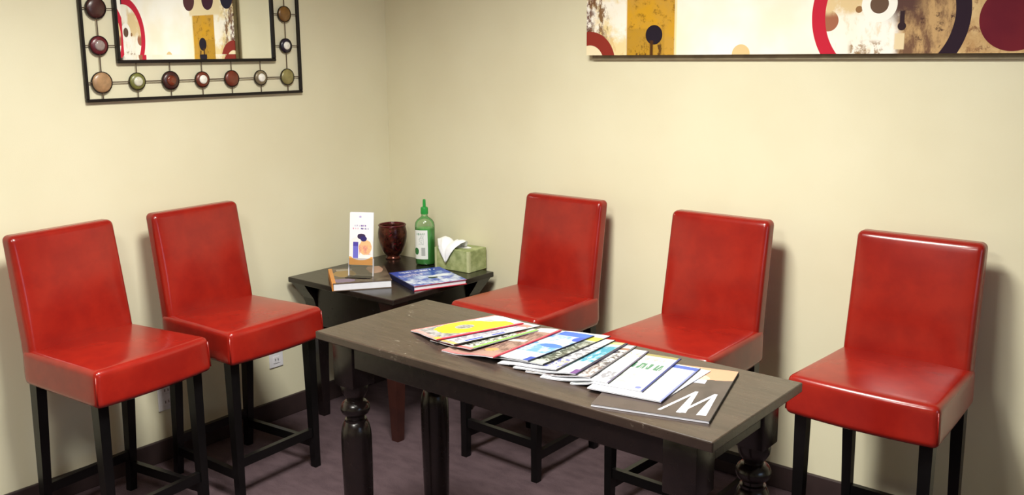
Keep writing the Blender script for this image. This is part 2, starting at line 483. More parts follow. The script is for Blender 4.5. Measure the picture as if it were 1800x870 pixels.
obj('outer_frame', mrel(frame_bm(MY0, MY1, MZ0, MZ1, 0.011, 0.004, 0.020)), MIRON, mir)
obj('inner_frame', mrel(frame_bm(IY0, IY1, IZ0, IZ1, 0.012, 0.004, 0.022)), MIRON, mir)
# glass with a shallow bevel
gb = bmesh.new()
a = [(0.0125, y, z) for y, z in ((IY0 + .008, IZ0 + .008), (IY1 - .008, IZ0 + .008), (IY1 - .008, IZ1 - .008), (IY0 + .008, IZ1 - .008))]
bw = 0.022
b_ = [(0.0120, y, z) for y, z in ((IY0 + .008 + bw, IZ0 + .008 + bw), (IY1 - .008 - bw, IZ0 + .008 + bw), (IY1 - .008 - bw, IZ1 - .008 - bw), (IY0 + .008 + bw, IZ1 - .008 - bw))]
c_ = [(0.005, y, z) for _, y, z in a]
loft([c_, a, b_], gb)
obj('mirror_glass', mrel(gb), MMIRROR, mir)
# discs: (y, z, radius, rim colour, centre colour or None)
bys = [-1.420, -1.283, -1.146, -1.008, -0.872, -0.731, -0.594]
DARK, MAROON, TAN, GREEN, BROWN, RUST, TAUPE, OLIVE, BLK, GOLD = (srgb(66, 34, 32), srgb(98, 28, 38), srgb(166, 130, 94), srgb(118, 118, 62), srgb(92, 46, 30),
    srgb(112, 50, 32), srgb(126, 112, 86), srgb(140, 130, 80), srgb(34, 26, 44), srgb(120, 84, 38))
disc_mats = {}
def dmat(c, glass=False):
    k = (c, glass)
    if k not in disc_mats:
        disc_mats[k] = plain('disc_glass' if glass else 'disc_enamel', c, 0.12 if glass else 0.3, 0.0, 0.6, 0.18, 45)
    return disc_mats[k]
PALE, GREY, WHITE = srgb(206, 204, 186), srgb(150, 134, 130), srgb(236, 234, 226)
bottom = [(TAN, None, .037), (GREEN, PALE, .031), (DARK, RUST, .034), (RUST, WHITE, .030), (RUST, None, .032), (TAUPE, WHITE, .030), (OLIVE, None, .033)]
left = [(MAROON, GREY, .033), (DARK, None, .036), (GREEN, PALE, .031), (RUST, None, .034)]
right = [(BLK, WHITE, .029), (GOLD, None, .032), (MAROON, GREY, .031), (TAN, None, .034)]
discs = [(y, MZR, *d) for y, d in zip(bys, bottom)]
discs += [(bys[0], MZR + ZS * (i + 1), *d) for i, d in enumerate(left)]
discs += [(bys[-1], MZR + ZS * (i + 1), *d) for i, d in enumerate(right)]
top = [(OLIVE, None, .034), (RUST, WHITE, .031), (TAN, None, .034), (DARK, PALE, .031), (GREEN, None, .034), (MAROON, GREY, .031), (RUST, None, .034)]
discs += [(y, MZR + ZS * (ROWS - 1), *d) for y, d in zip(bys, top)]
def dome(r, h, x0, n=24):
    prof_ = [(r, 0), (r, 0.003), (r * .96, 0.003 + h * .35), (r * .8, 0.003 + h * .68), (r * .5, 0.003 + h * .9), (r * .12, 0.003 + h)]
    bm = lathe(prof_, n)
    bmesh.ops.rotate(bm, verts=bm.verts, cent=(0, 0, 0), matrix=Matrix.Rotation(PI / 2, 3, 'Y'))
    bmesh.ops.translate(bm, verts=bm.verts, vec=(x0, 0, 0))
    return bm
for y, z, rim, cen, r in discs:
    d = obj('medallion', dome(r, 0.010, 0.008), dmat(rim), mir, True, (0, y - my, z - MZ0), 40)
    rb = bmesh.new()   # thin dark bezel
    bmz = lathe([(r * 1.0, 0.0), (r * 1.07, 0.0), (r * 1.07, 0.006), (r * 1.0, 0.006), (r * 1.0, 0.0)], 24, cap=False)
    bmesh.ops.rotate(bmz, verts=bmz.verts, cent=(0, 0, 0), matrix=Matrix.Rotation(PI / 2, 3, 'Y'))
    bmesh.ops.translate(bmz, verts=bmz.verts, vec=(0.008, 0, 0))
    rb.free(); obj('bezel', bmz, MIRON, d)
    if cen:
        obj('medallion_center', dome(r * 0.58, 0.006, 0.0165), dmat(cen, True), d, True, None, 40)
XW = 0.012
wz1 = MZR + ZS * (ROWS - 1)
for z in (MZR, wz1): obj('wire', tube((XW, MY0 + .01 - my, z - MZ0), (XW, MY1 - .01 - my, z - MZ0), 0.0022), MWIRE, mir)
for y in (bys[0], bys[-1]): obj('wire', tube((XW, y - my, 0.01), (XW, y - my, MZ1 - MZ0 - .01), 0.0022), MWIRE, mir)
for y in bys[1:-1]:
    obj('wire', tube((XW, y - my, 0.01), (XW, y - my, IZ0 + .004 - MZ0), 0.0018), MWIRE, mir)
    obj('wire', tube((XW, y - my, MZ1 - MZ0 - .01), (XW, y - my, IZ1 - .004 - MZ0), 0.0018), MWIRE, mir)
for i in range(1, ROWS - 1):
    z = MZR + ZS * i - MZ0
    obj('wire', tube((XW, MY0 + .01 - my, z), (XW, IY0 + .004 - my, z), 0.0018), MWIRE, mir)
    obj('wire', tube((XW, MY1 - .01 - my, z), (XW, IY1 - .004 - my, z), 0.0018), MWIRE, mir)
obj('hanger', box_bm(0, 0.0045, -0.04, 0.04, IZ1 - MZ0 - 0.03, IZ1 - MZ0 - 0.005), MIRON, mir)

# ------------------------------------------------------------------ painting
PX0, PX1, PZ0, PZ1, PD = 1.180, 3.10, 1.587, 2.22, 0.036
def painting_material():
    m, nt, b = new_mat('abstract_painting'); g = coords(nt, 'Object')
    sp = nt.nodes.new('ShaderNodeSeparateXYZ'); nt.links.new(g, sp.inputs[0])
    x = E(nt, sp.outputs[0]); z = E(nt, sp.outputs[2])      # metres from the lower left corner
    def P(wx, wz): return wx - PX0, wz - PZ0
    def dist(wx, wz):
        a, c = P(wx, wz); dx = x - a; dz = z - c
        return (dx * dx + dz * dz).sqrt()
    n1 = noise(nt, g, 9, 5, 0.7); n2 = noise(nt, g, 34, 5, 0.7); n3 = noise(nt, g, 4, 3); n4 = noise(nt, g, 16, 5, 0.7, 1.6, 1, 0.7)
    def rect(x0, x1, z0, z1, soft=0.004):
        a, c = P(x0, z0); a2, c2 = P(x1, z1)
        return x.sm(a - soft, a + soft) * (x._m('MULTIPLY', -1).sm(-a2 - soft, -a2 + soft)) * z.sm(c - soft, c + soft) * (z._m('MULTIPLY', -1).sm(-c2 - soft, -c2 + soft))
    def disc(wx, wz, r): return dist(wx, wz).lt(r)
    cream, white, brown, dk = srgb(232, 214, 172), srgb(252, 248, 240), srgb(132, 98, 66), srgb(56, 38, 36)
    c = mix(nt, n3.sm(0.35, 0.75), white, srgb(246, 236, 214))
    # left stained strip
    ls = rect(1.10, 1.365, 1.5, 2.5)
    c = mix(nt, ls * n1.sm(0.42, 0.62), c, srgb(236, 214, 160))
    c = mix(nt, rect(1.10, 1.285, 1.64, 2.5, 0.03) * n4.sm(0.46, 0.56), c, brown)
    c = mix(nt, rect(1.10, 1.215, 1.5, 2.5, 0.03) * n2.sm(0.45, 0.6), c, srgb(98, 52, 40))
    c = mix(nt, rect(1.10, 1.365, 1.5, 1.685, 0.015) * n4.sm(0.55, 0.62), c, srgb(226, 196, 140))
    # cream strip carrying the three dark discs
    c = mix(nt, rect(1.30, 1.60, 1.82, 1.97, 0.01), c, cream)
    # ochre band
    yb = mix(nt, n1.sm(0.35, 0.65), srgb(208, 156, 36), srgb(198, 152, 62))
    yb = mix(nt, n2.sm(0.52, 0.68), yb, srgb(146, 106, 30))
    yb = mix(nt, rect(1.365, 1.53, 1.5, 1.685, 0.004) * 0.35, yb, srgb(150, 116, 40))
    yb = mix(nt, rect(1.365, 1.53, 1.5, 1.63, 0.01) * n4.sm(0.52, 0.6), yb, srgb(96, 66, 30))
    c = mix(nt, rect(1.365, 1.573, 1.5, 1.822), c, yb)
    c = mix(nt, rect(1.573, 1.580, 1.5, 1.82), c, srgb(236, 220, 160))
    c = mix(nt, disc(1.485, 1.661, 0.036), c, srgb(36, 28, 40))
    c = mix(nt, rect(1.468, 1.482, 1.5, 1.64), c, srgb(78, 48, 24))
    for wx, cc in ((1.60, srgb(84, 50, 52)), (1.415, srgb(66, 34, 48)), (1.235, srgb(36, 32, 50))):
        c = mix(nt, disc(wx, 1.905, 0.056), c, cc)
    d = dist(1.195, 1.560); c = mix(nt, d.lt(0.118) * d.gt(0.065), c, srgb(142, 50, 40))
    c = mix(nt, d.lt(0.065), c, srgb(240, 226, 190))
    c = mix(nt, disc(1.838, 1.588, 0.034), c, srgb(226, 196, 142))
    # big ring with its mottled inside
    d = dist(2.337, 1.712)
    ins = d.lt(0.225)
    a0, _ = P(2.337, 0); right = x.sm(a0 - 0.05, a0 + 0.11)
    c = mix(nt, ins * n4.sm(0.52, 0.66) * 0.55, c, srgb(226, 200, 156))
    mot = mix(nt, n4.sm(0.38, 0.62), srgb(196, 160, 112), srgb(118, 86, 66))
    mot = mix(nt, n2.sm(0.58, 0.68), mot, srgb(84, 58, 48))
    c = mix(nt, ins * (right + (n1 - 0.5) * 0.5).sm(0.35, 0.65), c, mot)
    lo, hi = P(0, 1.612)[1], P(0, 1.640)[1]
    c = mix(nt, ins * rect(2.22, 2.33, 1.5, 1.625, 0.01) * n2.sm(0.45, 0.6), c, srgb(160, 130, 96))
    c = mix(nt, disc(2.146, 1.694, 0.034) * ins, c, srgb(164, 104, 78))
    c = mix(nt, rect(2.13, 2.28, 1.715, 1.86, 0.012) * n1.sm(0.3, 0.5) * ins, c, srgb(226, 200, 152))
    c = mix(nt, disc(2.245, 1.728, 0.011), c, srgb(150, 110, 70))
    c = mix(nt, rect(2.34, 2.44, 1.70, 1.80, 0.03) * n1.sm(0.35, 0.5), c, srgb(92, 64, 58))
    c = mix(nt, disc(2.382, 1.672, 0.013), c, srgb(46, 30, 38)); c = mix(nt, rect(2.374, 2.390, 1.66, 1.72, 0.003), c, srgb(52, 34, 40))
    c = mix(nt, rect(2.362, 2.392, 1.60, 1.650, 0.002), c, srgb(232, 212, 172))
    dw = dist(2.309, 1.742); c = mix(nt, dw.lt(0.056), c, srgb(252, 248, 240)); c = mix(nt, dw.lt(0.029), c, srgb(104, 80, 64))
    xr = x.gt(P(2.337, 0)[0])
    ringc = mix(nt, xr, srgb(196, 36, 58), srgb(42, 26, 40))
    c = mix(nt, d.lt(0.247) * d.gt(0.202), c, ringc)
    # right of the ring
    rr = x.gt(P(2.52, 0)[0]) * d.gt(0.247)
    rm = mix(nt, n1.sm(0.35, 0.65), srgb(220, 190, 140), srgb(186, 146, 98))
    rm = mix(nt, n2.sm(0.55, 0.7), rm, srgb(140, 100, 70))
    c = mix(nt, rr, c, rm)
    c = mix(nt, disc(2.702, 1.688, 0.096), c, mix(nt, n3.sm(0.4, 0.6), srgb(112, 30, 42), srgb(98, 22, 40)))
    c = mix(nt, rect(2.84, 3.02, 1.5, 1.95), c, yb)
    nt.links.new(c, b.inputs['Base Color'])
    b.inputs['Roughness'].default_value = 0.6; b.inputs['Specular IOR Level'].default_value = 0.12
    return m
pic = tag(empty('painting', (PX0, 0, PZ0)), 'long abstract canvas painting with circles hung on the right wall', 'painting')
obj('canvas', box_bm(0, PX1 - PX0, -PD, -PD + 0.004, 0, PZ1 - PZ0), painting_material(), pic)
obj('canvas_edge', box_bm(0.0005, PX1 - PX0 - 0.0005, -PD + 0.004, -0.014, 0.0005, PZ1 - PZ0 - 0.0005), MGREYSIDE, pic)
obj('backing_frame', box_bm(0.014, PX1 - PX0 - 0.014, -0.014, 0, -0.017, PZ1 - PZ0 - 0.014), MGREYSIDE, pic)

# ------------------------------------------------------------------ wall outlets
def outlet(y, z, lab):
    t = tag(empty('wall_outlet', (0, y, z)), lab, 'outlet', 'outlets on the left wall')
    obj('cover_plate', box_bm(0, 0.006, -0.036, 0.036, -0.058, 0.058, 0.002, 2), MPLASTIC, t)
    for s in (-1, 1):
        k = obj('socket', box_bm(0.006, 0.0085, -0.017, 0.017, s * 0.024 - 0.014, s * 0.024 + 0.014, 0.003, 2), MPLASTIC, t)
        for q in (-1, 1): obj('slot', box_bm(0.0082, 0.0090, q * 0.007 - 0.0015, q * 0.007 + 0.0015, s * 0.024 - 0.005, s * 0.024 + 0.006), MSLOT, k)
outlet(-0.727, 0.298, 'white wall outlet beneath the stool beside the corner table')
outlet(-1.262, 0.265, 'white wall outlet seen between the legs of the leftmost stool')

# ------------------------------------------------------------------ things on the corner table
z0 = SZ
def oriented(name, p0, p1, z, lab, cat, group=None):
    """empty at p0 with its x axis towards p1"""
    a = math.atan2(p1[1] - p0[1], p1[0] - p0[0])
    t = empty(name, (p0[0], p0[1], z), a); return tag(t, lab, cat, group)
# thick art book: origin front left corner, x along the page edge
b1 = oriented('book', (0.396, -0.716), (0.541, -0.522), z0, 'thick art book with orange spine under the brochure holder', 'book', 'books on the corner table')
BW, BL, BT = 0.243, 0.275, 0.034
MART = print_mat('art_book_cover', srgb(104, 88, 74), [('mott', 0, 1, 0, 1, srgb(58, 42, 38), 6, 0.5), ('ell', .25, .6, .2, .25, srgb(146, 116, 60), .5, 4), ('ell', .8, .8, .14, .3, srgb(182, 142, 124), .4, 5),
    ('ell', .55, .25, .12, .1, srgb(40, 30, 30), .3, 5), ('rect', .12, .4, .8, .92, srgb(150, 138, 124)), ('ell', .2, .15, .2, .12, srgb(120, 100, 130), .6, 6), ('rect', 0, .055, 0, 1, srgb(206, 134, 56))], 0.25)
obj('pages', box_bm(0.004, BW - 0.003, 0.003, BL - 0.003, 0.003, BT - 0.003), MPAPER, b1)
obj('cover', box_bm(0, BW, 0, BL, BT - 0.003, BT), MART, b1)
obj('cover', box_bm(0, BW, 0, BL, 0, 0.003), MART, b1)
obj('spine', box_bm(-0.003, 0.002, 0, BL, 0, BT, 0.002, 2), MSPINE, b1)
# blue hardcover
b2 = oriented('book', (0.659, -0.511), (0.751, -0.286), z0, 'blue hardcover book with red edges in front of the tissue box', 'book', 'books on the corner table')
B2W, B2L, B2T = 0.240, 0.278, 0.021
MBLUE = print_mat('blue_book_cover', srgb(52, 84, 182), [('mott', 0, 1, 0, .55, srgb(214, 224, 240), 5, .5), ('mott', .1, .9, .35, .75, srgb(160, 184, 224), 8, .55), ('rect', 0, 1, .8, 1, srgb(48, 74, 176)), ('text', .15, .85, .84, .93, srgb(214, 220, 240), 26, 5),
    ('text', .05, .5, .62, .74, srgb(206, 196, 224), 24, 6), ('ell', .55, .38, .09, .07, srgb(30, 44, 52), .5, 8), ('ell', .7, .46, .2, .06, srgb(232, 238, 246), .5, 6)], 0.28)
obj('pages', box_bm(0.003, B2W - 0.003, 0.004, B2L - 0.004, 0.003, B2T - 0.003), MPAPER, b2)
cv = obj('cover', box_bm(0, B2W, 0, B2L, B2T - 0.003, B2T - 0.0006), MREDB, b2)
obj('cover_print', box_bm(0.0, B2W, 0.0, B2L, B2T - 0.0006, B2T), MBLUE, cv)
obj('cover', box_bm(0, B2W, 0, B2L, 0, 0.003), MREDB, b2)
obj('spine', box_bm(-0.003, 0.002, 0, B2L, 0, B2T, 0.001, 1), MNAVY, b2)

# brochure in a clear stand, on the art book, facing the viewer
ha = math.atan2(-0.551 + 0.606, 0.456 - 0.351)
hb = tag(empty('brochure_holder', (0.398, -0.572, z0 + BT), ha), 'small clear acrylic stand on the art book', 'holder')
HW = 0.054
TILT = math.radians(9)
def tilt(bm):
    bmesh.ops.rotate(bm, verts=bm.verts, cent=(0, 0.02, 0.0), matrix=Matrix.Rotation(-TILT, 3, 'X')); return bm
obj('back_panel', tilt(box_bm(-HW, HW, 0.024, 0.0265, 0.0, 0.17)), MACRYLIC, hb)
obj('front_lip', tilt(box_bm(-HW, HW, 0.010, 0.0122, 0.035, 0.075)), MACRYLIC, hb)
for s in (-1, 1): obj('side_panel', tilt(box_bm(s * HW - 0.001, s * HW + 0.001, 0.0122, 0.024, 0.0, 0.075)), MFROST, hb)
obj('shelf', tilt(box_bm(-HW, HW, 0.010, 0.024, 0.045, 0.047)), MACRYLIC, hb)
obj('foot', box_bm(-HW, HW, -0.025, 0.03, 0.0, 0.0025), MACRYLIC, hb)
br = tag(empty('brochure', (0.398, -0.572, z0 + BT), ha), 'white folded brochure with orange foot and dark-haired figure, in the clear stand', 'brochure')
MBRO = print_mat('brochure_print', srgb(244, 243, 250), [('rect', 0, 1, 0, .16, srgb(240, 176, 96)), ('ell', .5, .32, .60, .23, srgb(246, 240, 240), .1, 3), ('ell', .68, .34, .26, .15, srgb(240, 192, 140), .5, 5),
    ('ell', .5, .545, .17, .055, srgb(62, 48, 84), .5, 6), ('ell', .6, .5, .14, .05, srgb(52, 44, 110), .4, 6), ('rect', .16, .38, .13, .44, srgb(112, 112, 208)), ('rect', .16, .38, .36, .44, srgb(82, 72, 168)),
    ('mott', .42, .95, .2, .38, srgb(222, 140, 130), 8, .55), ('text', .22, .72, .735, .765, srgb(120, 92, 170), 34, 3), ('text', .14, .40, .68, .71, srgb(214, 120, 160), 30, 3), ('text', .44, .80, .68, .71, srgb(82, 72, 150), 34, 3),
    ('ell', .45, .92, .05, .02, srgb(190, 180, 226), .5, 12)], 0.3, axes=(0, 2))
obj('front_sheet', tilt(box_bm(-0.052, 0.052, 0.0125, 0.0135, 0.047, 0.268)), MBRO, br)
obj('back_sheet', tilt(box_bm(-0.050, 0.053, 0.0165, 0.0175, 0.047, 0.270)), MPAPER, br)

# dark red glass candle bowl
VX, VY = 0.128, -0.118
vs = tag(empty('glass_vase', (VX, VY, z0)), 'dark red mottled glass vase on a short foot in the corner', 'vase')
vp = [(0.036, 0.0), (0.038, 0.004), (0.034, 0.010), (0.030, 0.018), (0.040, 0.026), (0.052, 0.045), (0.063, 0.078), (0.069, 0.110), (0.070, 0.135), (0.067, 0.155), (0.064, 0.166), (0.066, 0.172),
      (0.062, 0.172), (0.060, 0.165), (0.062, 0.15), (0.064, 0.12), (0.056, 0.075), (0.042, 0.045), (0.01, 0.034)]
vp = [(r * 0.98, z * 0.93) for r, z in vp]
obj('bowl', lathe(vp, 40), MVASE, vs, True)
rm_ = plain('dark_red_rim', srgb(84, 10, 22), 0.2)
obj('rim', lathe([(0.0593, 0.159), (0.0657, 0.159), (0.0666, 0.163), (0.0627, 0.166), (0.0588, 0.163), (0.0593, 0.159)], 40, cap=False), rm_, vs, True)

# green soap bottle
bt = tag(empty('soap_bottle', (0.345, -0.120, z0), yaw), 'clear green soap bottle with a green cap and white label', 'bottle')
sxx, syy = 1.0, 0.68
bp = [(0.040, 0.0), (0.0445, 0.004), (0.0455, 0.012), (0.0455, 0.185), (0.043, 0.198), (0.034, 0.211), (0.022, 0.220), (0.0145, 0.226), (0.0135, 0.240)]
obj('body', lathe(bp, 40, sx=sxx, sy=syy), MBOTTLE, bt, True, angle=60)
lp = [(0.038, 0.004), (0.042, 0.007), (0.0435, 0.014), (0.0435, 0.172)]
obj('liquid', lathe(lp, 40, sx=sxx, sy=syy * 0.98), MLIQUID, bt, True, angle=50)
MLAB = print_mat('soap_label', srgb(236, 238, 236), [('ell', .14, .27, .16, .12, srgb(48, 116, 60), .4, 6), ('rect', .5, .8, .12, .4, srgb(176, 180, 178)), ('text', .3, .7, .5, .9, srgb(200, 206, 204), 12, 20), ('text', .15, .8, .83, .9, srgb(150, 176, 158), 14, 3)], 0.4, axes=(0, 2))
lbm = bmesh.new(); n = 14
for k in range(n + 1):
    a = math.radians(188 + (288 - 188) * k / n); r = 0.0462
    for z in (0.03, 0.165): lbm.verts.new((r * math.cos(a), r * syy * math.sin(a), z))
lbm.verts.ensure_lookup_table()
for k in range(n): lbm.faces.new((lbm.verts[2 * k], lbm.verts[2 * k + 2], lbm.verts[2 * k + 3], lbm.verts[2 * k + 1]))
obj('paper_label', lbm, MLAB, bt, True)
cp = obj('cap', lathe([(0.0165, 0.236), (0.0175, 0.240), (0.0170, 0.262), (0.0150, 0.268), (0.008, 0.270)], 28), MGREENCAP, bt, True, angle=50)
obj('nozzle', lathe([(0.0075, 0.268), (0.0072, 0.285), (0.0065, 0.300), (0.0050, 0.304)], 20), MGREENCAP, cp, True, angle=50)

# tissue box
tb = tag(empty('tissue_box', (0.525, -0.078, z0), 0.03), 'sage green mottled tissue box on the right of the corner table', 'box')
TBX, TBY, TBH = 0.100, 0.062, 0.098
bb = box_bm(-TBX, TBX, -TBY, TBY, 0, TBH, 0.002, 1)
obj('carton', bb, MSAGE, tb)
MPANEL = plain('sage_panel', srgb(192, 196, 152), 0.6, vary=0.08, scale=30)
for s in (-1, 1):
    obj('edge_band', box_bm(s * (TBX - 0.006) - 0.006, s * (TBX - 0.006) + 0.006, -TBY - 0.0006, -TBY, 0.002, TBH - 0.002), MPANEL, tb)
obj('edge_band', box_bm(TBX, TBX + 0.0006, -TBY, -TBY + 0.012, 0.002, TBH - 0.002), MPANEL, tb)
ov = bmesh.new()
ring = [ov.verts.new((0.062 * math.cos(2 * PI * i / 32), 0.024 * math.sin(2 * PI * i / 32), TBH + 0.0008)) for i in range(32)]
ov.faces.new(ring); obj('opening_film', ov, MTISSUE, tb)
# tissue pulled out of the opening and hanging over the front edge
ts = tag(empty('tissue', (0.525, -0.078, z0 + TBH), 0.03), 'white paper tissue pulled from the box, hanging over its front', 'tissue')
tm = bmesh.new(); NU, NV = 22, 22
pts = [(0.012, 0.0), (0.004, 0.022), (-0.018, 0.034), (-0.045, 0.030), (-0.068, 0.010), (-0.0745, -0.022), (-0.0735, -0.062)]   # (y, z) from slot to tip
def path(v):
    f = v * (len(pts) - 1); i = min(int(f), len(pts) - 2); q = f - i
    return tuple(a * (1 - q) + b * q for a, b in zip(pts[i], pts[i + 1]))
grid = []
for j in range(NV + 1):
    v = j / NV; y, z = path(v); row = []
    hw = 0.048 + 0.030 * math.sin(PI * min(1, v / 0.9)) if v < 0.45 else (0.048 + 0.030) * (1 - (v - 0.45) / 0.55) ** 0.9 + 0.002
    for i in range(NU + 1):
        u = -1 + 2 * i / NU
        fold = 0.006 * math.sin(u * 7 + v * 3) * (1 - v * .6) + 0.004 * math.sin(u * 13 - v * 5) * (1 - v)
        lobe = (0.014 * math.exp(-((u + 0.45) / 0.3) ** 2) + 0.008 * math.exp(-((u - 0.55) / 0.28) ** 2) - 0.010 * math.exp(-(u / 0.2) ** 2)) * math.sin(PI * min(1, v / 0.7)) if v < 0.7 else 0
        zz = max(z + lobe + fold * 0.5, 0.0015) if y > -0.062 else z + lobe
        row.append(tm.verts.new((-0.026 + u * hw, y + fold * (0.3 if v > .7 else 1) - (0.002 if v > .7 else 0), zz)))
    grid.append(row)
for j in range(NV):
    for i in range(NU): tm.faces.new((grid[j][i], grid[j][i + 1], grid[j + 1][i + 1], grid[j + 1][i]))
to = obj('sheet', tm, MTISSUE, ts, True)
sm_ = to.modifiers.new('thickness', 'SOLIDIFY'); sm_.thickness = 0.0008; sm_.offset = 1

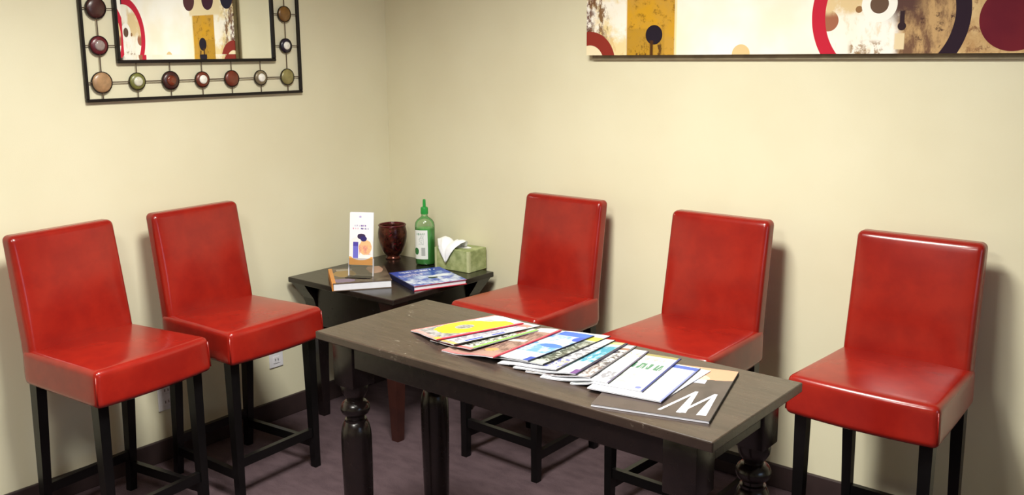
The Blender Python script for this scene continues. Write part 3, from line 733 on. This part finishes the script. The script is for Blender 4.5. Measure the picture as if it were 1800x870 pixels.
# ------------------------------------------------------------------ magazines fanned on the coffee table
# near right corner, far right corner, width, thickness, cover
W_, PINK, INK = srgb(240, 240, 244), srgb(222, 88, 104), srgb(40, 38, 44)
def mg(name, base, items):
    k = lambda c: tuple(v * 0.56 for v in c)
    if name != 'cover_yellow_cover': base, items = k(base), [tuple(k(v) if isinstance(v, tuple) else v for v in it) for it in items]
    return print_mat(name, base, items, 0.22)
MAGS = [
 ((2.268, -1.042), (2.157, -0.640), 0.325, 0.0055, srgb(92, 80, 78), 'fashion',
   [('mott', 0, 1, 0, 1, srgb(72, 62, 62), 4, .55), ('ell', .55, .93, .6, .20, srgb(238, 176, 140), .3, 4), ('ell', .36, .5, .22, .2, srgb(232, 150, 120), .6, 4), ('ell', .45, .78, .34, .09, srgb(246, 214, 190), .4, 5), ('rect', .62, .78, .66, .74, srgb(214, 218, 240))],
   'dark grey oversized magazine with a huge white W, bottom right of the fan'),
 ((2.100, -1.000), (2.090, -0.690), 0.205, 0.0015, W_, 'flyer', [('mott', 0, 1, 0, 1, srgb(226, 228, 238), 3, .6)],
   'plain white leaflet with rounded corner lying on the dark grey magazine'),
 ((2.106, -1.010), (2.059, -0.697), 0.225, 0.0026, W_, 'blue_header',
   [('rect', 0, 1, .9, .985, srgb(72, 104, 204)), ('rect', .97, 1, 0, .9, srgb(150, 160, 220)), ('text', .2, .9, .6, .66, srgb(200, 208, 236), 20, 6), ('ell', .75, .45, .1, .03, srgb(196, 220, 236), .3, 5)],
   'white magazine with a blue band along its far edge, third from the right'),
 ((2.029, -0.983), (1.973, -0.661), 0.225, 0.0026, srgb(236, 240, 240), 'green_title',
   [('rect', 0, 1, .94, 1, srgb(170, 160, 100)), ('text', .08, .92, .56, .72, srgb(84, 142, 112), 22, 3), ('text', .3, .85, .8, .88, srgb(190, 190, 186), 26, 10), ('text', .1, .7, .15, .4, srgb(190, 196, 196), 14, 10), ('rect', .975, 1, 0, 1, srgb(40, 62, 150)), ('ell', .9, .08, .04, .03, srgb(130, 140, 210))],
   'white magazine with a green lettered title and blue spine'),
 ((1.921, -0.991), (1.862, -0.669), 0.22, 0.0026, W_, 'white_gold',
   [('mott', 0, 1, .75, .9, srgb(196, 160, 92), 9, .55), ('text', .3, 1, .1, .3, srgb(160, 160, 170), 16, 8), ('text', .4, 1, .45, .6, srgb(214, 214, 222), 18, 10), ('rect', .975, 1, 0, 1, srgb(110, 104, 140))],
   'white magazine with a gold smudge, left of the green-titled one'),
 ((1.859, -0.990), (1.810, -0.657), 0.22, 0.0026, srgb(222, 218, 218), 'pale_brown',
   [('mott', 0, 1, 0, .45, srgb(112, 88, 88), 9, .5), ('rect', .4, 1, .84, .9, srgb(168, 120, 96)), ('text', .5, 1, .3, .8, srgb(90, 84, 92), 9, 26), ('rect', .97, 1, 0, 1, srgb(120, 116, 128))],
   'pale magazine with brown photo strip, between the teal one and the gold-smudged one'),
 ((1.811, -0.997), (1.774, -0.654), 0.22, 0.0026, srgb(214, 236, 244), 'teal',
   [('mott', 0, 1, .35, .85, srgb(48, 160, 190), 6, .45), ('rect', 0, 1, .92, 1, srgb(226, 226, 150)), ('rect', 0, 1, 0, .18, srgb(238, 238, 242)), ('rect', .96, 1, .1, 1, srgb(24, 24, 60)), ('rect', .9, 1, 0, .12, srgb(110, 60, 140))],
   'white and teal magazine with a pale yellow far edge'),
 ((1.742, -0.999), (1.722, -0.648), 0.22, 0.0026, W_, 'white_text',
   [('text', .4, 1, .05, .3, srgb(120, 124, 190), 12, 10), ('text', .5, 1, .3, .75, srgb(150, 150, 160), 12, 22), ('mott', 0, 1, .1, .25, srgb(214, 206, 140), 10, .55)],
   'white magazine with thin grey lines of text, right of the grey-green one'),
 ((1.682, -0.987), (1.686, -0.621), 0.22, 0.0026, srgb(196, 202, 194), 'grey_green',
   [('mott', 0, 1, .1, .75, srgb(112, 120, 108), 12, .48), ('rect', .3, 1, .78, .9, srgb(224, 220, 92)), ('rect', 0, 1, .9, 1, W_), ('text', .5, 1, .1, .6, srgb(74, 82, 74), 10, 26)],
   'grey-green mottled magazine with a bright yellow patch'),
 ((1.629, -0.992), (1.644, -0.654), 0.225, 0.0030, srgb(232, 238, 248), 'sky_blue',
   [('mott', 0, 1, .25, .85, srgb(104, 168, 232), 5, .48), ('rect', .45, 1, .86, 1, srgb(52, 116, 220)), ('mott', .2, .9, .55, .75, W_, 6, .45), ('rect', 0, .8, 0, .2, W_), ('rect', .9, 1, 0, .12, srgb(28, 72, 180)), ('ell', .95, .8, .1, .08, srgb(34, 86, 208), .3, 6), ('ell', .8, .5, .2, .06, srgb(60, 124, 220), .5, 7)],
   'white and sky blue magazine in the middle of the fan'),
 ((1.515, -1.022), (1.512, -0.657), 0.22, 0.0030, srgb(176, 140, 128), 'brown_red',
   [('mott', 0, 1, .15, .8, srgb(116, 80, 74), 10, .5), ('rect', .2, .95, .86, 1, srgb(242, 232, 236)), ('rect', .965, 1, 0, 1, PINK), ('rect', .5, .9, .5, .57, srgb(232, 214, 208)), ('ell', .7, .2, .12, .05, srgb(226, 160, 96), .4, 6), ('rect', 0, 1, 0, .035, srgb(232, 130, 130))],
   'brown photo magazine with a red spine, left of the sky blue one'),
 ((1.400, -1.000), (1.448, -0.700), 0.215, 0.0026, srgb(226, 226, 216), 'green_stripe',
   [('rect', .93, 1, 0, 1, srgb(136, 202, 84)), ('text', .3, .92, .1, .8, srgb(120, 116, 104), 12, 24), ('rect', 0, 1, 0, .05, srgb(234, 120, 122)), ('rect', .5, .9, .75, .9, srgb(150, 96, 84))],
   'magazine with a lime green stripe along its right edge'),
 ((1.330, -1.000), (1.425, -0.662), 0.215, 0.0026, srgb(230, 230, 240), 'blue_dashes',
   [('text', .2, .9, .05, .9, srgb(170, 172, 186), 8, 30), ('rect', .9, .97, .15, .35, srgb(70, 92, 196)), ('rect', .9, .97, .45, .6, srgb(70, 92, 196)), ('rect', .6, .95, .86, .94, srgb(222, 150, 140)), ('rect', 0, 1, 0, .05, srgb(226, 190, 120))],
   'white magazine with blue dashes, just under the yellow cover'),
 ((1.242, -0.990), (1.352, -0.664), 0.195, 0.0030, srgb(150, 148, 150), 'yellow_cover',
   [('mott', 0, 1, 0, .6, srgb(84, 82, 84), 12, .52), ('rect', .1, .9, .84, 1, srgb(246, 246, 248)), ('ell', .5, .46, .47, .30, srgb(230, 212, 4), .4, 4), ('ell', .78, .74, .28, .2, srgb(230, 212, 4), .5, 5), ('ell', .2, .80, .12, .10, srgb(246, 246, 248), .4, 5),
    ('ell', .5, .47, .15, .10, srgb(140, 138, 138), .3, 7), ('mott', .38, .62, .39, .55, srgb(52, 50, 52), 22, .55), ('ell', .44, .27, .03, .025, srgb(190, 160, 20)),
    ('rect', 0, .05, 0, 1, srgb(232, 132, 132)), ('rect', .95, 1, 0, 1, srgb(222, 84, 110)), ('rect', 0, 1, 0, .045, srgb(234, 128, 124)), ('rect', .85, 1, 0, .07, srgb(232, 150, 60))],
   'magazine with a bright yellow cover, on top at the left end'),
]
# every magazine drapes over the ones laid down before it
ztab = TZ + 0.0004
GX, GY, GR = 0.9, -1.75, 0.004
NGX, NGY = 420, 260
HF = [[0.0] * NGY for _ in range(NGX)]                       # height already piled up above the table
NST = 16
for i, (nr, fr, wd, th, base, key, items, lab) in enumerate(MAGS):
    nr, fr, wd = tp(*nr), tp(*fr), wd * KT
    dx, dy = fr[0] - nr[0], fr[1] - nr[1]
    ln = math.hypot(dx, dy); a = math.atan2(dy, dx) - PI / 2
    ex = Vector((math.cos(a), math.sin(a))); ey = Vector((-math.sin(a), math.cos(a))); O = Vector(nr) - ex * wd
    raw = []
    for k in range(NST + 1):
        u_ = wd * k / NST; m_ = 0.0
        for q in range(41):
            p = O + ex * u_ + ey * (ln * q / 40)
            gx, gy = int((p.x - GX) / GR), int((p.y - GY) / GR)
            for ax in (-1, 0, 1):
                for ay in (-1, 0, 1): m_ = max(m_, HF[gx + ax][gy + ay])
        raw.append(m_)
    z_ = raw[:]
    for k in range(NST + 1): z_[k] = max(raw[max(0, k - 1):k + 2])
    zs = [max(raw[k], sum(z_[max(0, k - 2):k + 3]) / len(z_[max(0, k - 2):k + 3])) + 0.0004 for k in range(NST + 1)]
    for k in range(int(wd / 0.002) + 1):
        u_ = min(wd, k * 0.002); f = u_ / wd * NST; c = min(int(f), NST - 1); h = zs[c] * (1 - f + c) + zs[c + 1] * (f - c) + th
        for q in range(int(ln / 0.002) + 1):
            p = O + ex * u_ + ey * min(ln, q * 0.002)
            gx, gy = int((p.x - GX) / GR), int((p.y - GY) / GR)
            HF[gx][gy] = max(HF[gx][gy], h)
    t = tag(empty('magazine', (nr[0], nr[1], ztab), a), lab, 'magazine', 'magazines fanned on the coffee table')
    def sheet(x0, x1, y0, y1, z0, z1):
        secs = []
        for k in range(NST + 1):
            x = x0 + (x1 - x0) * k / NST; zz = zs[k]
            secs.append([(x, y0, zz + z0), (x, y1, zz + z0), (x, y1, zz + z1), (x, y0, zz + z1)])
        return loft(secs)
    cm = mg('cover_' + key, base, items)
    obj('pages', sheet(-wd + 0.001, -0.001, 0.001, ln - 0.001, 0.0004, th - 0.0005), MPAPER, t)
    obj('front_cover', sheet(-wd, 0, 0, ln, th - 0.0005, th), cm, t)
    obj('back_cover', sheet(-wd, 0, 0, ln, 0, 0.0004), MPAPER, t)
    sc_ = {3: MNAVY, 2: MNAVY, 9: MNAVY, 6: MNAVY, 10: MREDB, 13: MREDB, 1: None, 11: None}.get(i, MSLOT)
    if sc_: obj('spine', box_bm(-0.0004, 0.0010, 0, ln, zs[-1], zs[-1] + th + 0.0002), sc_, t)
    if i == 0:
        # big white W reading from the far side
        wb = bmesh.new(); zt = th + zs[-1] + 0.0003; quads = []
        def quad(*p):
            quads.append(1); wb.faces.new([wb.verts.new((x - wd, y, zt + 0.0001 * (len(quads) % 2))) for x, y in p])
        for d in (0.0, 0.045):
            R_ = wd + d - 0.045
            quad((R_ - 0.034, 0.024), (R_ - 0.013, 0.028), (R_ - 0.016, 0.167), (R_ - 0.023, 0.167))   # thick stroke
            quad((R_ - 0.023, 0.167), (R_ - 0.018, 0.160), (R_ - 0.069, 0.024), (R_ - 0.076, 0.024))   # thin stroke
        bmesh.ops.recalc_face_normals(wb, faces=wb.faces)
        obj('masthead_letter', wb, MPAPER, t)
